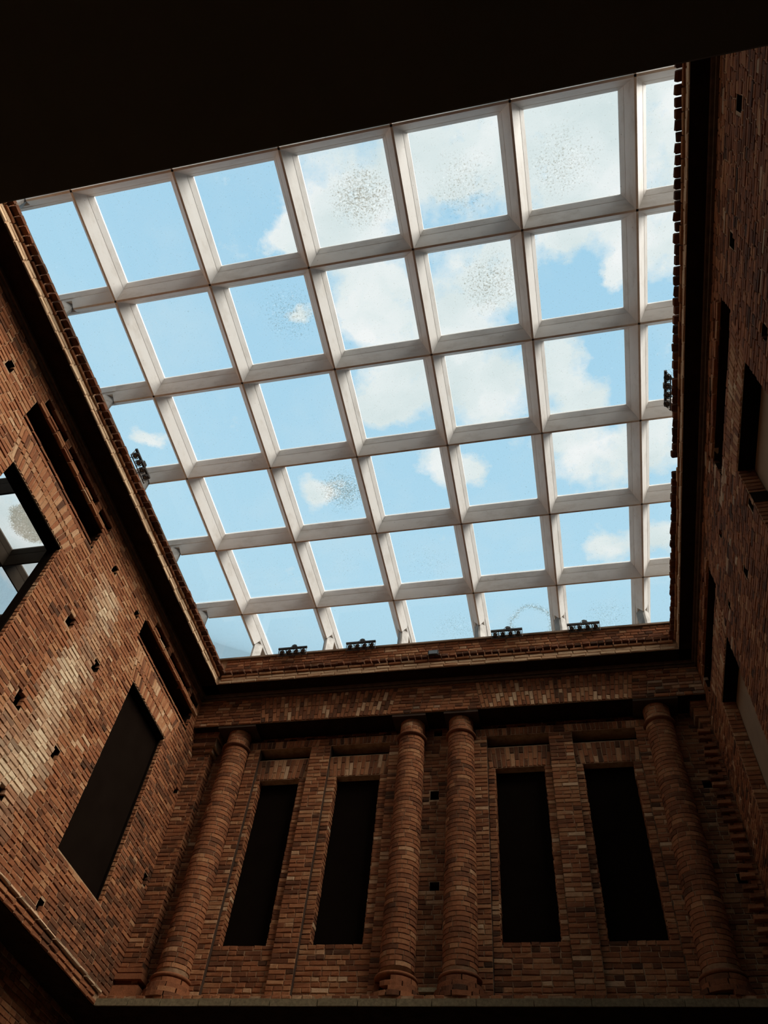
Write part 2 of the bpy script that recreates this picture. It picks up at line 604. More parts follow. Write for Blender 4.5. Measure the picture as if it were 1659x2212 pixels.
def finalise(parent, lst, limit=300, stuff_name='brick_field', name='brick'):
    if not lst:
        return
    pos = np.array([b.M[:3, 3] for b in lst])
    ex = np.array([b.M[:3, 0] * (b.var.v[:, 0].max() - b.var.v[:, 0].min()) for b in lst])
    ey = np.array([b.M[:3, 1] * (b.var.v[:, 1].max() - b.var.v[:, 1].min()) for b in lst])
    arc = np.array([b.size is None for b in lst])
    if arc.any():
        ez = np.array([b.M[:3, 2] for b in lst])
        ey = np.where(arc[:, None], ez, ey)
        nrm0 = np.array([-b.M[:3, 1] for b in lst])
        pos = np.where(arc[:, None], pos + nrm0, pos)
    u, v, dep = project(pos)
    ua, va, _ = project(pos + ex * .5)
    ub, vb, _ = project(pos + ey * .5)
    area = np.abs((ua - u) * (vb - v) - (va - v) * (ub - u)) * 4
    nrm = np.cross(ex, ey)
    if arc.any():
        nrm = np.where(arc[:, None], nrm0, nrm)
    face = np.einsum('ij,ij->i', nrm, CAM_C - pos) > 0
    rel = (pos - CAM_C)
    ok = face & (dep > 0) & (u > 2) & (u < 1657) & (v > 2) & (v < 2210) & (rel[:, 1] / np.maximum(rel[:, 2], .1) > .152)
    area = np.where(ok, area, 0)
    order = np.argsort(-area)
    single = [i for i in order[:limit] if area[i] > 0]
    inv = parent.matrix_world.inverted()
    for i in single:
        b = lst[i]
        o = bpy.data.objects.new(name, b.var.mesh)
        COL.objects.link(o)
        o.parent = parent
        o.matrix_parent_inverse = inv
        o.matrix_basis = Matrix(b.M.tolist())
        o['tone'] = float(b.tone)
        o['pale'] = float(b.pale)
    sset = set(single)
    rest = [b for i, b in enumerate(lst) if i not in sset]
    if not rest:
        return
    V, F, T, Q = [], [], [], []
    n = 0
    for b in rest:
        V.append(b.var.v @ b.M[:3, :3].T + b.M[:3, 3])
        F.append(np.array(b.var.f) + n)
        n += len(b.var.v)
        T.append(np.full(len(b.var.f), b.tone))
        Q.append(np.full(len(b.var.f), b.pale))
    V = np.concatenate(V)
    F = np.concatenate(F)
    me = bpy.data.meshes.new(stuff_name)
    me.vertices.add(len(V))
    me.vertices.foreach_set('co', V.astype(np.float32).ravel())
    me.loops.add(F.size)
    me.loops.foreach_set('vertex_index', F.astype(np.int32).ravel())
    me.polygons.add(len(F))
    me.polygons.foreach_set('loop_start', np.arange(0, F.size, 4, dtype=np.int32))
    for nm, dat in (('tone', T), ('pale', Q)):
        a = me.attributes.new(nm, 'FLOAT', 'FACE')
        a.data.foreach_set('value', np.concatenate(dat).astype(np.float32))
    me.update(calc_edges=True)
    me.validate()
    me.shade_flat()
    o = link(stuff_name, me, M_BRICK, parent)
    o['kind'] = 'stuff'


def backing(mb, fr, u0, u1, v0, v1, openings=(), w=-.012, dark=None):
    """mortar bed behind the bricks, cut for openings (ua,ub,va,vb,depth,closed)"""
    us = sorted({u0, u1, *[min(max(x, u0), u1) for o in openings for x in o[:2]]})
    vs = sorted({v0, v1, *[min(max(x, v0), v1) for o in openings for x in o[2:4]]})
    for a, b in zip(us, us[1:]):
        for c, d_ in zip(vs, vs[1:]):
            um, vm = (a + b) / 2, (c + d_) / 2
            if any(o[0] < um < o[1] and o[2] < vm < o[3] for o in openings):
                continue
            mb.add([fr.at(a, c, w), fr.at(b, c, w), fr.at(b, d_, w), fr.at(a, d_, w)], [(0, 1, 2, 3)])
    for a, b, c, d_, dep, closed in openings:
        if closed and dark is not None:
            tgt = dark
        else:
            tgt = mb
        q = [(a, c), (b, c), (b, d_), (a, d_)]
        for (ua, va), (ub, vb) in zip(q, q[1:] + q[:1]):
            tgt.add([fr.at(ua, va, w), fr.at(ub, vb, w), fr.at(ub, vb, -dep), fr.at(ua, va, -dep)], [(0, 1, 2, 3)])
        if closed:
            tgt.add([fr.at(x, y, -dep) for x, y in q], [(0, 1, 2, 3)])


# ------------------------------------------------------------------ setting: planes (module units)
XL, XR = -0.483, 5.41        # side walls
YF = 5.866                   # front of the frieze over the columns
YW = 6.17                    # wall behind the columns
Y_NEAR = -0.82
Z_SOF = -0.84                # cornice soffit
Z_LED = -4.32                # ledge under the upper storey
Z_LEDB = -4.41


def side_wall(side, windows, holes, tone, pale, niches, name):
    X = XL if side == 'left' else XR
    fr = wall_frame(side, X)
    sg = 1 if side == 'left' else -1
    U = lambda a, b: tuple(sorted((sg * a * G, sg * b * G)))
    mb = MB()
    ops, hol = [], []
    for (ya, yb, zb, zt, dep, closed) in windows:
        ua, ub = U(ya, yb)
        ops.append((ua, ub, ZZ(zb), ZZ(zt), dep, closed))
        hol.append(rect_hole(ua, ub, ZZ(zb), ZZ(zt), .006))
    for (y, z, s) in holes:
        ua, ub = U(y - .052 * s, y + .052 * s)
        va, vb = ZZ(z) - .10 * s, ZZ(z) + .10 * s
        ops.append((ua, ub, va, vb, .35, True))
        hol.append(rect_hole(ua, ub, va, vb, .035))
    for (ya, yb, za, zb) in niches:
        ua, ub = U(ya, yb)
        ops.append((ua, ub, ZZ(za), ZZ(zb), .22, True))
        hol.append(rect_hole(ua, ub, ZZ(za), ZZ(zb), .01))
    lst = []
    for (ya, yb, zb, zt, dep, closed) in windows:
        ua, ub = U(ya - .06, yb + .06)
        hol.append(fan_hole(ua, ub, ZZ(zt), ZZ(zt) + .56, .20))
        fan_bricks(lst, fr, ua, ub, ZZ(zt) + .004, ZZ(zt) + .56, .20, lambda u, v: min(1, max(.05, random.gauss(.62, .17))))
    u0, u1 = U(Y_NEAR, YW - .03)
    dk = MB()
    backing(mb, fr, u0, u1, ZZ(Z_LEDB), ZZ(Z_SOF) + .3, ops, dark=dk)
    root = mb.build(name, M_MORTAR)
    root['kind'] = 'structure'
    dk.build('recess_shade', M_DEEP_SHADE, root)  # shade inside niches and holes, painted as a near-black surface
    a, b = U(-.35, YW - .10)
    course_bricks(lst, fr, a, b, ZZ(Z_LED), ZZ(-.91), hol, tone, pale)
    # brick returns of the window openings
    for (ya, yb, zb, zt, dep, closed) in windows:
        if side == 'left':
            jf = Frame((X * G, yb * G - .014, 0), (-1, 0, 0), (0, 0, 1), (0, -1, 0))
        else:
            jf = Frame((X * G, yb * G - .014, 0), (1, 0, 0), (0, 0, 1), (0, -1, 0))
        dd = .09 if side == 'left' else .214
        course_bricks(lst, jf, .015, dd, ZZ(zb), ZZ(zt), (), lambda u, v: random.gauss(.60, .13), None)  # lighter tone here makes up for weak sunlight
    # thin brick strips lining the long niches
    for (ya, yb, za, zb) in niches:
        if zb - za > .2:
            ua, ub = U(ya + .02, yb - .02)
            u = ua
            while u < ub - .1:      # double strip between the long and the short niches
                for vv in (ZZ(zb) + .03, ZZ(zb) + .085):
                    put(lst, fr, u + .125, vv, .245, .045, .035 + random.uniform(-.01, .008), min(1, random.gauss(.62, .14)), depth=1.6)
                u += .257
            for vv, ww in ((ZZ(za) + .09, -.03), (ZZ(za) + .165, -.08)):
                u = ua
                while u < ub - .1:
                    put(lst, fr, u + .125, vv, .245, .035, ww, random.gauss(.45, .12), depth=1.6)
                    u += .257
    finalise(root, lst)
    return root, fr


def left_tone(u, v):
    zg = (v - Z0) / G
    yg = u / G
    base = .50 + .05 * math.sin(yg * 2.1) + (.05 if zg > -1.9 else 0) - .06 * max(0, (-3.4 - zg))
    base -= .10 * max(0, yg - 4.6)  # darker toward the corner: the wall's shading painted into the tone
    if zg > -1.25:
        base -= .13 * min(1, (zg + 1.25) / .25)  # moss under the cornice, with the cornice's shade added to the tone
    base -= .10 * max(0, -2.9 - zg)  # darker toward the bottom, again shading painted into the tone
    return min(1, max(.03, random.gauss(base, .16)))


def left_pale(u, v):
    zg = (v - Z0) / G
    yg = u / G
    s = 0.0
    d1 = abs(yg - 3.58 - .06 * math.sin(zg * 5))
    if zg < -1.45:
        s = max(0, 1 - (d1 / .30) ** 1.5) * (1.0 if -3.75 < zg < -2.35 or zg > -1.9 else .35)
    s += .5 * max(0, 1 - math.hypot(yg - 3.3, zg + 3.6) / .4)
    return min(1, max(0, s * random.uniform(.35, 1.15)))


def right_tone(u, v):
    return min(1, max(.03, random.gauss(.42, .17)))


def right_pale(u, v):
    zg = (v - Z0) / G
    yg = -u / G
    if abs(yg - 3.0) < .25 and zg > -1.6 and random.random() < .3:
        return .5
    return .45 if random.random() < .008 else 0.0


Z_WT, Z_WB = -1.86, -3.75
W1 = (1.70, 2.665)
W2 = (4.445, 5.38)
niche_rows = [(1.48, 2.98, -1.465, -1.19), (1.55, 1.98, -1.12, -.985), (2.06, 2.72, -1.12, -.985), (2.80, 3.06, -1.12, -.985),
              (4.19, 5.74, -1.465, -1.19), (4.40, 4.80, -1.12, -.985), (4.88, 5.50, -1.12, -.985), (5.58, 5.80, -1.12, -.985)]
holes_left = [(1.067, -1.30, .9), (3.40, -1.286, .8), (3.23, -2.222, 1.15), (4.015, -1.293, .8), (3.82, -2.242, 1.0), (3.177, -3.217, 1.1),
              (3.87, -3.218, .9), (3.514, -3.856, 1.0), (4.542, -4.20, .8), (5.97, -2.12, .8), (5.96, -3.17, .9)]
wall_l, FR_L = side_wall('left', [(*W1, Z_WB, Z_WT, .235, False), (*W2, Z_WB, Z_WT, .235, False)], holes_left, left_tone, left_pale, niche_rows, 'wall_left')
holes_right = [(0.08, -1.40, 1.0), (.98, -1.40, 1.0), (1.33, -2.24, 1.0), (2.70, -2.24, 1.0), (3.37, -2.24, .9), (3.55, -1.50, .8), (4.05, -1.9, .8)]
wall_r, FR_R = side_wall('right', [(1.70, 2.66, Z_WB, Z_WT, .225, False), (4.44, 5.37, Z_WB, Z_WT, .225, False)], holes_right, right_tone, right_pale, niche_rows, 'wall_right')


# ------------------------------------------------------------------ back wall
def back_tone(u, v):
    return min(1, max(.03, random.gauss(.47, .17)))


def fan_tone(u, v):
    return min(1, max(.03, random.gauss(.42, .22)))


BAYS = [dict(strips=[(.22, .36), (.985, 1.225), (1.925, 2.05)], panels=[(.36, .985), (1.225, 1.925)], wins=[(.41, .895), (1.317, 1.832)], x=(.22, 2.05)),
        dict(strips=[(2.88, 3.03), (3.71, 3.96), (4.635, 4.78)], panels=[(3.03, 3.71), (3.96, 4.635)], wins=[(3.102, 3.637), (4.032, 4.555)], x=(2.88, 4.78))]
YS, YP, YB = 6.085, 6.135, 6.235     # pilaster strips, window panels, blinds
ZBT, ZBB = -1.915, -3.777            # window top and bottom
ZSL, ZLB, ZLT = -1.62, -1.52, -1.42  # slot, lintel band


def back_wall():
    mb = MB()
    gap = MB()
    lst = []
    f0, f1, f2 = wall_frame('back', YW), wall_frame('back', YS), wall_frame('back', YP)
    g = lambda x: x * G
    put_holes = [(2.445, -2.19), (2.475, -3.21), (5.225, -2.20), (5.29, -3.21)]
    ops, hol = [], []
    for x, z in put_holes:
        ops.append((g(x) - .075, g(x) + .075, ZZ(z) - .085, ZZ(z) + .085, .4, True))
        hol.append(rect_hole(g(x) - .075, g(x) + .075, ZZ(z) - .085, ZZ(z) + .085, .015))
    for a, b in ((XL, .30), (1.99, 2.95), (4.72, XR)):
        oo = [o for o in ops if a * G < o[0] < b * G]
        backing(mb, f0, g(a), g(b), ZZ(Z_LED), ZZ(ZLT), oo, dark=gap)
        course_bricks(lst, f0, g(a), g(b), ZZ(Z_LED), ZZ(ZLT), hol, back_tone)
    # beam pockets between lintel band and frieze
    pk, ph = [], []
    for x in (.42, .70, .92, 1.36, 1.86, 2.46, 3.2, 3.42, 3.75, 4.15, 4.4):
        pk.append((g(x) - .075, g(x) + .075, ZZ(ZLT) + .02, ZZ(ZLT) + .17, .35, True))
        ph.append(rect_hole(g(x) - .075, g(x) + .075, ZZ(ZLT) + .02, ZZ(ZLT) + .17, .01))
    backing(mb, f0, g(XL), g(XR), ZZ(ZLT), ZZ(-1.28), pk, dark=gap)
    course_bricks(lst, f0, g(XL), g(XR), ZZ(ZLT), ZZ(-1.28), ph, lambda u, v: random.gauss(.25, .12))
    for bay in BAYS:
        x0, x1 = bay['x']
        # lintel band of bricks on end with its ledge
        backing(mb, f1, g(x0), g(x1), ZZ(ZLB), ZZ(ZLT))
        mb.box(f1.at(g(x0), ZZ(ZLT) - .015, -.02), f1.at(g(x1), ZZ(ZLT), -.16))
        mb.box(f1.at(g(x0), ZZ(ZLB), -.02), f1.at(g(x1), ZZ(ZLB) + .015, -.45))
        xm = (x0 + x1) / 2
        fan_bricks(lst, f1, g(x0), g(xm) - .1, ZZ(ZLB) + .003, ZZ(ZLT) - .003, .03, fan_tone, rows=(.12,))
        fan_bricks(lst, f1, g(xm) + .1, g(x1), ZZ(ZLB) + .003, ZZ(ZLT) - .003, .03, fan_tone, rows=(.12,))
        course_bricks(lst, f1, g(xm) - .1, g(xm) + .1, ZZ(ZLB), ZZ(ZLT), (), fan_tone)
        for a, b in bay['strips']:
            backing(mb, f1, g(a), g(b), ZZ(Z_LED), ZZ(ZLB))
            course_bricks(lst, f1, g(a), g(b), ZZ(Z_LED), ZZ(ZLB), (), lambda u, v: min(1, max(.03, random.gauss(.52, .18))))
            for e in (a, b):   # sides of the strips
                gap.add([f1.at(g(e), ZZ(Z_LED), -.008), f1.at(g(e), ZZ(ZLB), -.008), f1.at(g(e), ZZ(ZLB), -.3), f1.at(g(e), ZZ(Z_LED), -.3)], [(0, 1, 2, 3)])
        for (a, b), (wa, wb) in zip(bay['panels'], bay['wins']):
            op = (g(wa), g(wb), ZZ(ZBB), ZZ(ZBT), (YB - YP) * G, False)
            backing(mb, f2, g(a), g(b), ZZ(Z_LED), ZZ(ZSL), [op])
            mb.box(f2.at(g(a), ZZ(ZSL) - .03, -.012), f2.at(g(b), ZZ(ZSL), -.35))      # top of the arch panel
            mb.add([f2.at(g(a), ZZ(ZSL), -.35), f2.at(g(b), ZZ(ZSL), -.35), f2.at(g(b), ZZ(ZLB), -.35), f2.at(g(a), ZZ(ZLB), -.35)], [(0, 1, 2, 3)])
            hl = [rect_hole(g(wa), g(wb), ZZ(ZBB), ZZ(ZBT), .006), rect_hole(g(a), g(b), ZZ(ZBT), ZZ(ZSL))]
            course_bricks(lst, f2, g(a), g(b), ZZ(Z_LED), ZZ(ZBT), hl, lambda u, v: min(1, max(.03, random.gauss(.5, .2))))
            fan_bricks(lst, f2, g(a) + .02, g(b) - .02, ZZ(ZBT) + .004, ZZ(ZSL) - .04, .05, fan_tone, rows=(.25, .12))
            for e, sgn in ((wa, 1), (wb, -1)):
                jf = Frame((g(e) + sgn * .012, YP * G, 0), (0, 1, 0), (0, 0, 1), (sgn, 0, 0))
                course_bricks(lst, jf, .01, (YB - YP) * G, ZZ(ZBB), ZZ(ZBT), (), lambda u, v: random.gauss(.5, .18))
    # corner piers: plain at the left, toothed at the right
    fp = wall_frame('back', 6.045)
    feet = []
    for side, (a, b) in (('l', (XL, -.255)), ('r', (5.325, XR))):
        backing(mb, fp, g(a), g(b), ZZ(Z_LED), ZZ(-1.56))
        e = b if side == 'l' else a
        sgn = 1 if side == 'l' else -1
        sf = Frame((g(e), 6.045 * G, 0), (0, 1, 0), (0, 0, 1), (sgn, 0, 0))
        backing(mb, sf, 0.0, .24, ZZ(Z_LED), ZZ(-1.56), (), -.012)
        tn = lambda u, v: random.gauss(.40, .15)
        course_bricks(lst, fp, g(a), g(b), ZZ(Z_LED), ZZ(-1.56), (), tn)
        course_bricks(lst, sf, .0, .22, ZZ(Z_LED), ZZ(-1.56), (), tn)
        if side == 'r':
            n = int((ZZ(-1.6) - ZZ(Z_LED)) / .15)
            for i in range(n):
                v = ZZ(Z_LED) + .075 * (2 * i + .5)
                put(lst, fp, g(a) - .015 + random.uniform(-.03, .03), v, .2, .062, .05 + random.uniform(-.02, .03), random.gauss(.5, .15), depth=1.4)
        # stepped cap under the frieze
        for k_, (zt, zb, o) in enumerate(((-1.30, -1.38, .12), (-1.38, -1.44, .085), (-1.44, -1.50, .10), (-1.50, -1.56, .045))):
            lo, hi = (g(a), g(b) + o) if side == 'l' else (g(a) - o, g(b))
            mb.box(fp.at(lo, ZZ(zb), o - .012), fp.at(hi, ZZ(zt) - .006, -.3))
            cf = Frame(fp.at(0, 0, o), fp.U, fp.V, fp.W)
            course_bricks(lst, cf, lo, hi, ZZ(zb), ZZ(zt) - .006, (), tn)
        # moulded foot
        for zt, zb, o in ((-4.00, -4.04, .035), (-4.06, -4.11, .07), (-4.16, -4.31, .055)):
            lo, hi = (g(a), g(b) + o) if side == 'l' else (g(a) - o, g(b))
            feet.append((fp.at(lo, ZZ(zb), o), fp.at(hi, ZZ(zt), -.25)))
    root = mb.build('wall_back', M_MORTAR)
    root['kind'] = 'structure'
    gap.build('gap_and_hole_shade', M_SHADE, root)  # dark faces paint shade beside the strips and inside the holes
    for bx in feet:
        q = MB()
        q.box(*bx)
        q.build('pier_foot', M_BRICK, root)['tone'] = .42
    finalise(root, lst)
    return root


wall_b = back_wall()


# ------------------------------------------------------------------ frieze over the columns
def frieze():
    mb = MB()
    zt, zb = -.89, -1.30
    mb.box(P(XL, YF, zb) + (0, .018, 0), P(XR, YW + .1, zt))
    # bed moulding under the cornice
    mb.box(P(XL, YF - .03, zt), P(XR, YF + .1, Z_SOF))
    root = mb.build('trim_1', M_MORTAR)
    root['kind'] = 'structure'
    fr = wall_frame('back', YF)
    lst = []
    g = lambda x: x * G
    arches = [(.30, 2.02), (2.93, 4.72)]
    hl = [fan_hole(g(a) + .12, g(b) - .12, ZZ(zb), ZZ(zt), .12) for a, b in arches]
    course_bricks(lst, fr, g(XL), g(XR), ZZ(zb), ZZ(zt), hl, lambda u, v: min(1, max(.03, random.gauss(.45, .18))),
                  lambda u, v: random.uniform(.1, .35) if u > g(4.85) and random.random() < .35 else (.25 if random.random() < .04 else 0))
    for a, b in arches:
        fan_bricks(lst, fr, g(a) + .12, g(b) - .12, ZZ(zb) + .003, ZZ(zt) - .004, .12,
                   lambda u, v: min(1, max(.03, random.gauss(.46, .2))) if random.random() > .09 else .95, rows=(.25, .12, .25, .12))
    finalise(root, lst)
    # underside with its shade painted in as near-black
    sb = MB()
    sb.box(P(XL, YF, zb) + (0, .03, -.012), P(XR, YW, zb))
    sb.build('underside', M_DEEP_SHADE, root)
    # lower blocks over the columns
    for a, b in ((-.16, .31), (1.97, 2.36), (2.57, 2.96), (4.65, 5.12)):
        bb = MB()
        bb.box(P(a, YF + .015, zb - .035), P(b, YW, zb - .007))
        bb.build('bearing_block', M_SHADE, root)
    return root


frieze()


# ------------------------------------------------------------------ cornice and parapet on three sides
def cornice(side, n, sof, a_edge, par, lo, hi):
    """sof, a_edge, par: how far the soffit edge, top course and parapet stand in front of the wall (module units)"""
    X = {'left': XL, 'right': XR, 'back': YF}[side]
    fr = wall_frame(side, X)
    sg = -1 if side == 'right' else 1
    u0, u1 = sorted((sg * lo * G, sg * hi * G))
    s, a, p = sof * G, a_edge * G, par * G
    prof = [(0.0 - .3, ZZ(Z_SOF)), (s - .016, ZZ(Z_SOF)), (s - .016, ZZ(-.705)), (a - .10, ZZ(-.665)), (p - .016, ZZ(-.60)), (p - .016, ZZ(-.335)), (p - .45, ZZ(-.335)), (p - .45, ZZ(-.6))]
    mb = MB()
    # the core runs on into the corners, behind the neighbouring cornice
    e0, e1 = (u0, u1 + .55) if side == 'left' else (u0 - .55, u1) if side == 'right' else (u0 - .36, u1 + .30)
    mb.rings([[fr.at(u, v, w) for w, v in prof] for u in (e0, e1)])
    root = mb.build('trim_%d' % n, M_MORTAR)
    root['kind'] = 'structure'
    lst = []

    def row(v, h, w, L, gap, tone, jl=.01, jw=.006, dep=1.0, skip=()):
        u = u0 + random.uniform(0, .1)
        while u < u1:
            ll = L + random.uniform(-jl, jl)
            if u + ll > u1:
                break
            if not any(q0 < u < q1 for q0, q1 in skip):
                put(lst, fr, u + ll / 2, v + random.uniform(-.003, .003), ll, h, w + random.uniform(-jw, jw), tone(), ((.45 if side == 'left' else .12) if tone is lit else 0.0), random.uniform(-.012, .012), dep)
            u += ll + gap * random.uniform(.7, 1.3)
    lit = lambda: min(1.1, max(.1, random.gauss(.95, .10)))  # daylight on these courses put into a lighter, paler brick tone
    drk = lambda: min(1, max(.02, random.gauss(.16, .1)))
    c = .075
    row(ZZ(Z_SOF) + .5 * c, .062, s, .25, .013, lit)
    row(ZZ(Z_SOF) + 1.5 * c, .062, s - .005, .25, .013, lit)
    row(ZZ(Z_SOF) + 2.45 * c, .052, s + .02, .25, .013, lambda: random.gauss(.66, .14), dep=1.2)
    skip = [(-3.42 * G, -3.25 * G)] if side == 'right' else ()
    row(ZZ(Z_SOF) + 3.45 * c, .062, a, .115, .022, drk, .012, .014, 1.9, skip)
    course_bricks(lst, fr, u0, u1, ZZ(-.64), ZZ(-.335), (), lambda u, v: min(1, max(.05, random.gauss(.52, .16))), None, w=p)
    finalise(root, lst)
    cap = MB()
    cap.box(fr.at(e0, ZZ(-.335), p + .03), fr.at(e1, ZZ(-.31), p - .46))
    cap.build('parapet_cap', M_ZINC, root)
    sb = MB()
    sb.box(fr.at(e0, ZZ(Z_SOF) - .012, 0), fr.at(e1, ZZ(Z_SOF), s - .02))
    sb.build('soffit', M_DEEP_SHADE, root)  # shade under the cornice put into a near-black colour
    # bed mouldings
    for o0, z0, z1 in ((.045, Z_SOF - .05, Z_SOF - .008), (.022, Z_SOF - .08, Z_SOF - .05)):
        bm_ = MB()
        bm_.box(fr.at(e0, ZZ(z0), -.02), fr.at(e1, ZZ(z1), o0 * G))
        bm_.build('bed_moulding', M_BED, root)
    return root


cornice('left', 2, .255, .321, .096, Y_NEAR, 5.66)
cornice('right', 3, .190, .243, .080, Y_NEAR, 5.66)
cornice('back', 4, .224, .262, .116, XL + .23, XR - .18)


# ------------------------------------------------------------------ ledges below the upper storey
def ledges():
    # left: three brick courses with a thin bright band on top
    fr = wall_frame('left', XL)
    mb = MB()
    u0, u1 = Y_NEAR * G, YF * G
    mb.box(fr.at(u0, ZZ(Z_LEDB) + .01, .005), fr.at(u1, ZZ(Z_LED) - .0, -.55))
    root = mb.build('trim_5', M_MORTAR)
    root['kind'] = 'structure'
    lst = []
    for k_, (v, h, w, L) in enumerate(((ZZ(Z_LEDB) + .03, .055, .02, .25), (ZZ(Z_LEDB) + .095, .055, .03, .25), (ZZ(Z_LED) + .035, .03, .055, .25))):
        u = u0
        while u < u1 - .26:
            ll = L + random.uniform(-.03, .01)
            put(lst, fr, u + ll / 2, v, ll, h, w + random.uniform(-.006, .006), random.gauss((.4, .45, .85)[k_], .1), .45 if k_ == 2 else 0, depth=1.6)  # top band paler: the light it catches is put into its tone
            u += ll + .012
    finalise(root, lst, 200)
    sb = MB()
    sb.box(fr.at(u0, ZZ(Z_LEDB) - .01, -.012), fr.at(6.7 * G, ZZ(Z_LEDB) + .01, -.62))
    sb.build('underside', M_DEEP_SHADE, root)  # shade below the left ledge, painted near-black
    # back: brick headers on stone slabs
    fb = wall_frame('back', 5.84)
    mb = MB()
    mb.box(fb.at(XL * G, ZZ(Z_LEDB) + .006, -.02), fb.at(XR * G, ZZ(Z_LED) - .006, -1.0))
    root = mb.build('trim_6', M_MORTAR)
    root['kind'] = 'structure'
    lst = []
    u = XL * G
    while u < XR * G - .13:
        ll = random.uniform(.11, .145)
        if random.random() > .05:
            put(lst, fb, u + ll / 2, ZZ(-4.334), ll, .05, -.004 + random.uniform(-.02, .006), random.gauss(.5, .15))
        u += ll + .016
    finalise(root, lst, 200)
    u = XL * G
    while u < XR * G - .2:
        ll = min(random.uniform(.45, .75), XR * G - u)
        sm = MB()
        e = random.uniform(-.008, .008)
        sm.box(fb.at(u + .006, ZZ(Z_LEDB), .02 + e), fb.at(u + ll - .006, ZZ(-4.352), -.3))
        o = sm.build('stone_slab', M_STONE, root)
        u += ll
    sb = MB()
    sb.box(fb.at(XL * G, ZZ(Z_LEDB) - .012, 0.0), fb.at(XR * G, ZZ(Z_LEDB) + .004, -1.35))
    sb.build('underside', M_DEEP_SHADE, root)  # back ledge underside coloured near-black for its shade


ledges()


# ------------------------------------------------------------------ lower storey, floor, near side
def lower_storey():
    fr = wall_frame('left', -.80)
    mb = MB()
    backing(mb, fr, -3.6 * G, 6.8 * G, 0.0, ZZ(Z_LEDB))
    root = mb.build('wall_lower_left', M_MORTAR)
    root['kind'] = 'structure'
    lst = []
    course_bricks(lst, fr, 3.6 * G, 6.55 * G, ZZ(-5.45), ZZ(Z_LEDB) - .02, (), lambda u, v: random.gauss(.45, .15))
    finalise(root, lst)
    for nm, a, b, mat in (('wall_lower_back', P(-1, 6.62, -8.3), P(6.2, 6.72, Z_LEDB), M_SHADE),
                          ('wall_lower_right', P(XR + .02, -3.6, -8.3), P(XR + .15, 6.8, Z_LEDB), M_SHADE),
                          ('light_stop_back', P(-1.0, 6.55, Z_LEDB), P(6.2, 6.62, -.6), M_DEEP_SHADE),  # unseen box added to stop sky light leaking through gaps
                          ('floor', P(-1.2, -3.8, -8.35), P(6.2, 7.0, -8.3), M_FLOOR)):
        m = MB()
        m.box(a, b)
        o = m.build(nm, mat)
        o['kind'] = 'structure'
    # gallery that the photographer stands under: black ceiling with a dull edge
    m = MB()
    m.box(P(-1.2, -3.7, -5.05), P(6.0, -.753, -4.75))
    c_ = m.build('ceiling', M_CEIL)
    c_['kind'] = 'structure'
    m = MB()
    m.box(P(-.8, -.753, -5.045), P(5.5, -.749, -4.75))
    m.build('edge_trim', M_BARS, c_)
    # the near wall above the gallery and the opaque sides of the gallery
    for nm, a, b in (('wall_front', P(-.9, -1.0, -4.75), P(5.9, -.83, -.3)), ('wall_gallery_left', P(-1.3, -3.7, -8.3), P(-1.2, -.9, -4.75)),
                     ('wall_gallery_back', P(-1.2, -3.8, -8.3), P(6.0, -3.7, -4.75))):
        m = MB()
        m.box(a, b)
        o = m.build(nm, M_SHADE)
        o['kind'] = 'structure'


lower_storey()


# ------------------------------------------------------------------ windows
def window(n, panel, mat, bar=None):
    m = MB()
    m.box(*panel)
    o = m.build('window_%d' % n, mat)
    o['kind'] = 'structure'
    if bar:
        m = MB()
        m.box(*bar)
        m.build('sill_bar', M_BARS, o)


window(1, (P(XL - .092, W2[0] - .03, Z_WB - .03), P(XL - .085, W2[1] + .03, Z_WT + .03)), M_BLIND_SHADE)
# near-black plates that paint shade onto reveals of the side openings
for par, X, sg, yy, b0, b1 in ((wall_l, XL, -1, W1, .06, .147), (wall_l, XL, -1, W2, .06, .085), (wall_r, XR, 1, (1.70, 2.66), .012, .135), (wall_r, XR, 1, (4.44, 5.37), .012, .135)):
    m = MB()
    m.box(P(X + sg * .012, yy[0], Z_WT - .012), P(X + sg * b1, yy[1], Z_WT + .01))
    m.build('lintel', M_BLIND_SHADE, par)
    if sg > 0:
        continue
    m = MB()
    m.box(P(X + sg * (b0 if sg < 0 else .10), yy[1] - .012, Z_WB), P(X + sg * b1, yy[1] + .01, Z_WT))
    m.build('jamb_shade', M_BLIND_SHADE, par)
k_ = 2
for bay in BAYS:
    for a, b in bay['wins']:
        bar = (P(a, YB - .018, ZBB + .004), P(b, YB - .006, ZBB + .024)) if k_ != 2 else None
        window(k_, (P(a - .03, YB, ZBB - .03), P(b + .03, YB + .012, ZBT + .03)), M_BLIND_SHADE, bar)
        k_ += 1
window(6, (P(XR + .135, 1.62, Z_WB - .05), P(XR + .145, 2.74, Z_WT + .05)), M_PLASTER)
window(7, (P(XR + .135, 4.36, Z_WB - .05), P(XR + .145, 5.45, Z_WT + .05)), M_PLASTER)


